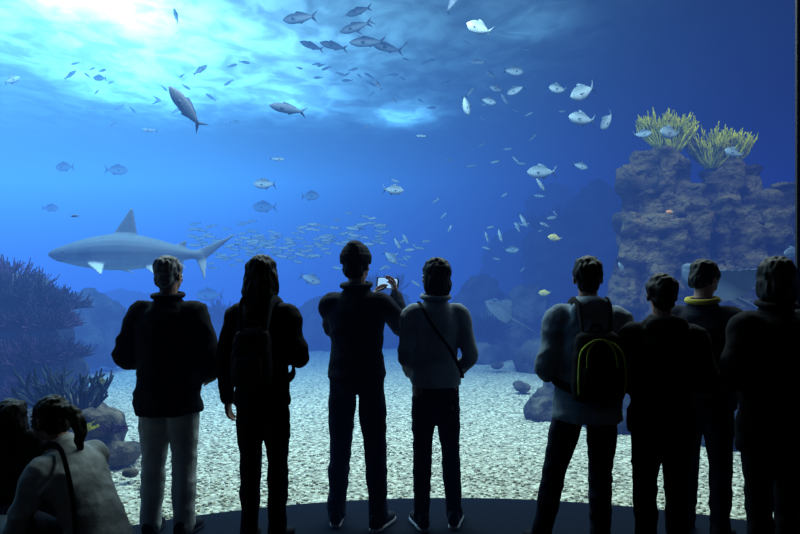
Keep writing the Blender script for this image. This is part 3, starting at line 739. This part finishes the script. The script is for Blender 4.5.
def backpack(info, label, mat='black', trim=None, w=.15, h=.23, z=1.2, d=.085, off=.0, puff=0, nm='backpack'):
    root, s, base, yr = info
    b = B(); X = V((1, 0, 0)); Y = V((0, 1, 0))
    yb = -.125-puff-d
    b.loft([(V((0, yb+dy, z+k_)), X*w*a_, Y*d*c_) for k_, a_, c_, dy in ((-h, .7, .6, .02), (-h*.93, .95, .9, 0), (-h*.5, 1.02, 1.08, 0), (0, 1, 1, 0), (h*.5, .95, .9, .01), (h*.85, .8, .72, .02), (h, .5, .4, .04))], n=24, p=3.2)
    ob = mk(nm, b, C[mat], loc=base, S=s, rz=yr, vox=.012, sm=2, disp=fold(.008, 5))
    tag(ob, label, nm)
    b = B(); b.loft([(V((0, yb-d*.85, z-h*.35+k_)), X*w*.72*a_, Y*.035*c_) for k_, a_, c_ in ((-h*.45, .8, .6), (-h*.38, 1, 1), (0, 1, 1.1), (h*.35, .97, .9), (h*.42, .8, .5))], n=20, p=3.5)
    mk('front_pocket', b, C[mat], parent=ob, S=s)
    for sg in (-1, 1):
        b = B(); P = puff
        b.tube([(sg*.075, -.15-P, z+h*.8), (sg*.09, -.115-P, 1.45+P*.3), (sg*.10, -.03, 1.485+P*.6), (sg*.11, .09, 1.42+P*.6), (sg*.12, .14+P, 1.28), (sg*.15, .10+P, 1.12), (sg*.175+P*sg, -.0, 1.04), (sg*.12, -.14-P, 1.0)], .028, n=8, flat=.25, up=(sg*1, 0, .2), p=3, res=5)
        mk('strap', b, C[mat], parent=ob, S=s)
    b = B(); b.tube([(-.03, yb+.06, z+h*.95), (-.02, yb+.05, z+h+.03), (.02, yb+.05, z+h+.03), (.03, yb+.06, z+h*.95)], .008, n=6); mk('handle', b, C[mat], parent=ob, S=s)
    if trim:
        for k_ in (.84, .55):
            b = B(); yy = yb-d*1.02
            b.tube([(-w*k_, yy+.01, z-h*.7), (-w*k_*1.03, yy-.004, z-h*.1), (-w*k_*.85, yy+.012, z+h*.5), (0, yy+.03, z+h*.78), (w*k_*.85, yy+.012, z+h*.5), (w*k_*1.03, yy-.004, z-h*.1), (w*k_, yy+.01, z-h*.7)], .006, n=6)
            tr_ = mk('piping', b, C[trim], parent=ob, S=s); tr_['label'] = 'yellow-green piping'
    return ob

def fa(sg, ex=.29, ez=1.13, wx=.13, wy=.22, wz=1.08, **k): return dict(el=(sg*ex, -.02, ez), wr=(sg*wx, wy, wz), N=(-sg*.3, -1, 0), **k)
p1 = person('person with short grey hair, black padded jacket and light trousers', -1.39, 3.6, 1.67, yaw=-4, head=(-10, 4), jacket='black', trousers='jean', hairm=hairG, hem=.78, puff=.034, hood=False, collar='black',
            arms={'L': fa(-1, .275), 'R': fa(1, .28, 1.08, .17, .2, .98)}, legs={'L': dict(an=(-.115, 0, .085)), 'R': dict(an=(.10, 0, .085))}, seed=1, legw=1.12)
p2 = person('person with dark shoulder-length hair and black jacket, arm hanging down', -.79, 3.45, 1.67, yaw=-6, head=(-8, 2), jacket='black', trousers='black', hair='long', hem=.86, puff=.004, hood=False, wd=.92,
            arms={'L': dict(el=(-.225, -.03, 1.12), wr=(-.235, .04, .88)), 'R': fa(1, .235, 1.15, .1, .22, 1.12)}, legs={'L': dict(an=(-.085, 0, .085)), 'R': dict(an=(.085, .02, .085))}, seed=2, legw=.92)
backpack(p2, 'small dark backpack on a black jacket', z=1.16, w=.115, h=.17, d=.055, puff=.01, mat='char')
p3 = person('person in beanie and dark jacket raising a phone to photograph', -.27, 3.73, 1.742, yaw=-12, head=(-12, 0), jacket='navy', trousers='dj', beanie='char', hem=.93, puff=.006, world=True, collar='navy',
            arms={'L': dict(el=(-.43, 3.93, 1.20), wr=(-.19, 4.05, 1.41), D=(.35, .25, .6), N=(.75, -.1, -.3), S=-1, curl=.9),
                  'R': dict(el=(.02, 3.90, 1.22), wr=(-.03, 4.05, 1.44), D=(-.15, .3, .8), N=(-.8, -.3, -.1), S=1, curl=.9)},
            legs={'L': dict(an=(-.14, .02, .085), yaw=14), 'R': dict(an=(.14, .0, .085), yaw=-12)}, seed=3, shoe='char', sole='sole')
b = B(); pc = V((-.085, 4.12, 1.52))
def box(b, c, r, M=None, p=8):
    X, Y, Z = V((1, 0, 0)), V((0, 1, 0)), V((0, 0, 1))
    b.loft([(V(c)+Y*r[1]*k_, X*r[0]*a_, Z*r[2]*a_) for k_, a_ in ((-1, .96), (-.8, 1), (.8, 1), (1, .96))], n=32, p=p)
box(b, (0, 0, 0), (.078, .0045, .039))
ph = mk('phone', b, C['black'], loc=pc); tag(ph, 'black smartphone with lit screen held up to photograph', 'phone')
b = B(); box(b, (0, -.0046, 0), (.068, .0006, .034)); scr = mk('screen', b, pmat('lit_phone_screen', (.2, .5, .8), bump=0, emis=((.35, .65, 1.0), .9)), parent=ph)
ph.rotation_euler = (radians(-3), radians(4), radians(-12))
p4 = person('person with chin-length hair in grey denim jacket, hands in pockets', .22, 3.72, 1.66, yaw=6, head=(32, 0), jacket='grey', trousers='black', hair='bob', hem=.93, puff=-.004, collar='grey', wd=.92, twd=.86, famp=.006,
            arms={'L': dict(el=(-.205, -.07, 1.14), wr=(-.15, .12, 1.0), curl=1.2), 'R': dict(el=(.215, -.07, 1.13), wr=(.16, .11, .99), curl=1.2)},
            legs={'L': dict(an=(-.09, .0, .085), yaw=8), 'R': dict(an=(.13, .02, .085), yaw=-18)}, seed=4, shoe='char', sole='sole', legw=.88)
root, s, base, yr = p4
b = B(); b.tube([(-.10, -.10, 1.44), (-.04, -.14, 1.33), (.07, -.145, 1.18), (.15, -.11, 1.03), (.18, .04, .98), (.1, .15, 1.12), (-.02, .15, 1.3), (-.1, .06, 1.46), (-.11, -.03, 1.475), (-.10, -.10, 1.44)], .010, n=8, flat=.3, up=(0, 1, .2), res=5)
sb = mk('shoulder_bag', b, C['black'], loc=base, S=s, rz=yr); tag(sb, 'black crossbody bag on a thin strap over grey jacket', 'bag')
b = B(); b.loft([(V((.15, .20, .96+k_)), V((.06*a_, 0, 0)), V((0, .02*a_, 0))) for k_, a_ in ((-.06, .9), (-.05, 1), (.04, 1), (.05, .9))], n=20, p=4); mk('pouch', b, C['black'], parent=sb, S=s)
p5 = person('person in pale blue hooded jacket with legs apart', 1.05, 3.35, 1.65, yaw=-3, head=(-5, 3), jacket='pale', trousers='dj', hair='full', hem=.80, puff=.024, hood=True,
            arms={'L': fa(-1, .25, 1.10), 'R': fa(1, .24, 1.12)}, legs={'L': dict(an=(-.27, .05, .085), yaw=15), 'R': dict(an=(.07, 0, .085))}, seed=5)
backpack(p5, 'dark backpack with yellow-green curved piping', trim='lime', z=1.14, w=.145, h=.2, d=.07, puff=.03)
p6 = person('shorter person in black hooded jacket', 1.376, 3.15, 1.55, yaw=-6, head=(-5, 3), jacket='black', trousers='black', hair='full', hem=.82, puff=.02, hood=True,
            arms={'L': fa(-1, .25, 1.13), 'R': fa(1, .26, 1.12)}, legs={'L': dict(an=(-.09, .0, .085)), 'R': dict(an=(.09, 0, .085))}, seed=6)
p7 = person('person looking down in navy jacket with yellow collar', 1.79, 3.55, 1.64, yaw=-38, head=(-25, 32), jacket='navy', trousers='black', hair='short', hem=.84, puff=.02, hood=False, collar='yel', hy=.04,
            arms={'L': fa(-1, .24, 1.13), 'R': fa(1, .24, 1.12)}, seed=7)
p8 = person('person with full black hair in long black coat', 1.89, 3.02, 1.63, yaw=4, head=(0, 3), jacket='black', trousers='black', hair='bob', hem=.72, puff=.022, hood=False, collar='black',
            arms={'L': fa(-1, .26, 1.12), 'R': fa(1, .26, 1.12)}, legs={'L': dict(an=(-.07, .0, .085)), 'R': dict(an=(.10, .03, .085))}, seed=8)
CR = [(.7, (0, -.22, .12)), (.93, (0, -.17, .28)), (1.08, (0, -.12, .42)), (1.3, (0, -.01, .60)), (1.46, (0, .07, .74)), (1.56, (0, .13, .83))]
p0 = person('crouching person in off-white jacket with dark ponytail hugging a child', -1.57, 2.9, 1.65, yaw=72, head=(0, 10), jacket='white', trousers='dj', hair='ponytail', hairm=hairN, hem=.82, puff=.002, spine=CR, headc=(0, .17, .895), famp=.010, collar=None, wd=.97, twd=.85,
            arms={'L': dict(el=(-.24, .12, .42), wr=(-.18, .38, .40), N=(1, 0, 0)), 'R': dict(el=(.2, .22, .45), wr=(.08, .42, .5), N=(-1, 0, 0))},
            legs={'L': dict(kn=(-.13, .30, .42), an=(-.11, -.02, .085)), 'R': dict(kn=(.13, .33, .40), an=(.11, .0, .085))}, seed=10, legw=.92)
root, s, base, yr = p0
b = B(); b.loft([(V((-.24, -.16, .17+k_)), V((.05*a_, 0, 0)), V((0, .13*a_, 0))) for k_, a_ in ((0, .9), (.02, 1), (.12, .95), (.2, .85), (.22, .7))], n=24, p=4)
hb = mk('handbag', b, C['black'], loc=base, S=s, rz=yr); tag(hb, 'black shoulder bag hanging beside the crouching person', 'bag')
b = B(); b.tube([(-.23, -.24, .37), (-.19, -.20, .48), (-.15, -.12, .66), (-.10, .00, .79), (-.10, .12, .76), (-.19, .10, .6), (-.25, -.04, .38)], .018, n=8, flat=.3, up=(1, 0, 0)); mk('strap', b, C['black'], parent=hb, S=s)
pc_ = person('small child in dark jacket standing beside crouching adult', -1.93, 2.98, .93, yaw=10, head=(10, 0), jacket='char', trousers='dj', hair='bob', hairm=hairB, hem=.86, puff=.05, hscale=1.5, headc=(0, .01, 1.57), seed=11,
             arms={'L': fa(-1, .27, 1.12), 'R': fa(1, .27, 1.12)})

# ------------------------------------------------------------ lights
def area(name, loc, size, e, col, rot=(0, 0, 0), sy=None):
    l = bpy.data.lights.new(name, 'AREA'); l.energy = e; l.color = col; l.size = size
    if sy: l.shape = 'RECTANGLE'; l.size_y = sy
    o_ = bpy.data.objects.new(name, l); COL.objects.link(o_); o_.location = loc; o_.rotation_euler = rot
area('tank_lamp', (0, 7.2, 5.8), 7, 1350, (.95, 1, .92), sy=2.5)
area('tank_lamp', (-6.5, 8.0, 5.8), 3, 400, (.75, .95, 1))
area('tank_lamp', (6, 7.6, 5.8), 3, 380, (1, .93, .8))
area('hall_fill', (0, -1.5, 3.8), 2.5, 6, (.75, .88, 1), rot=(radians(25), 0, 0))  # unseen fill light, added to lift the visitors' backs out of black
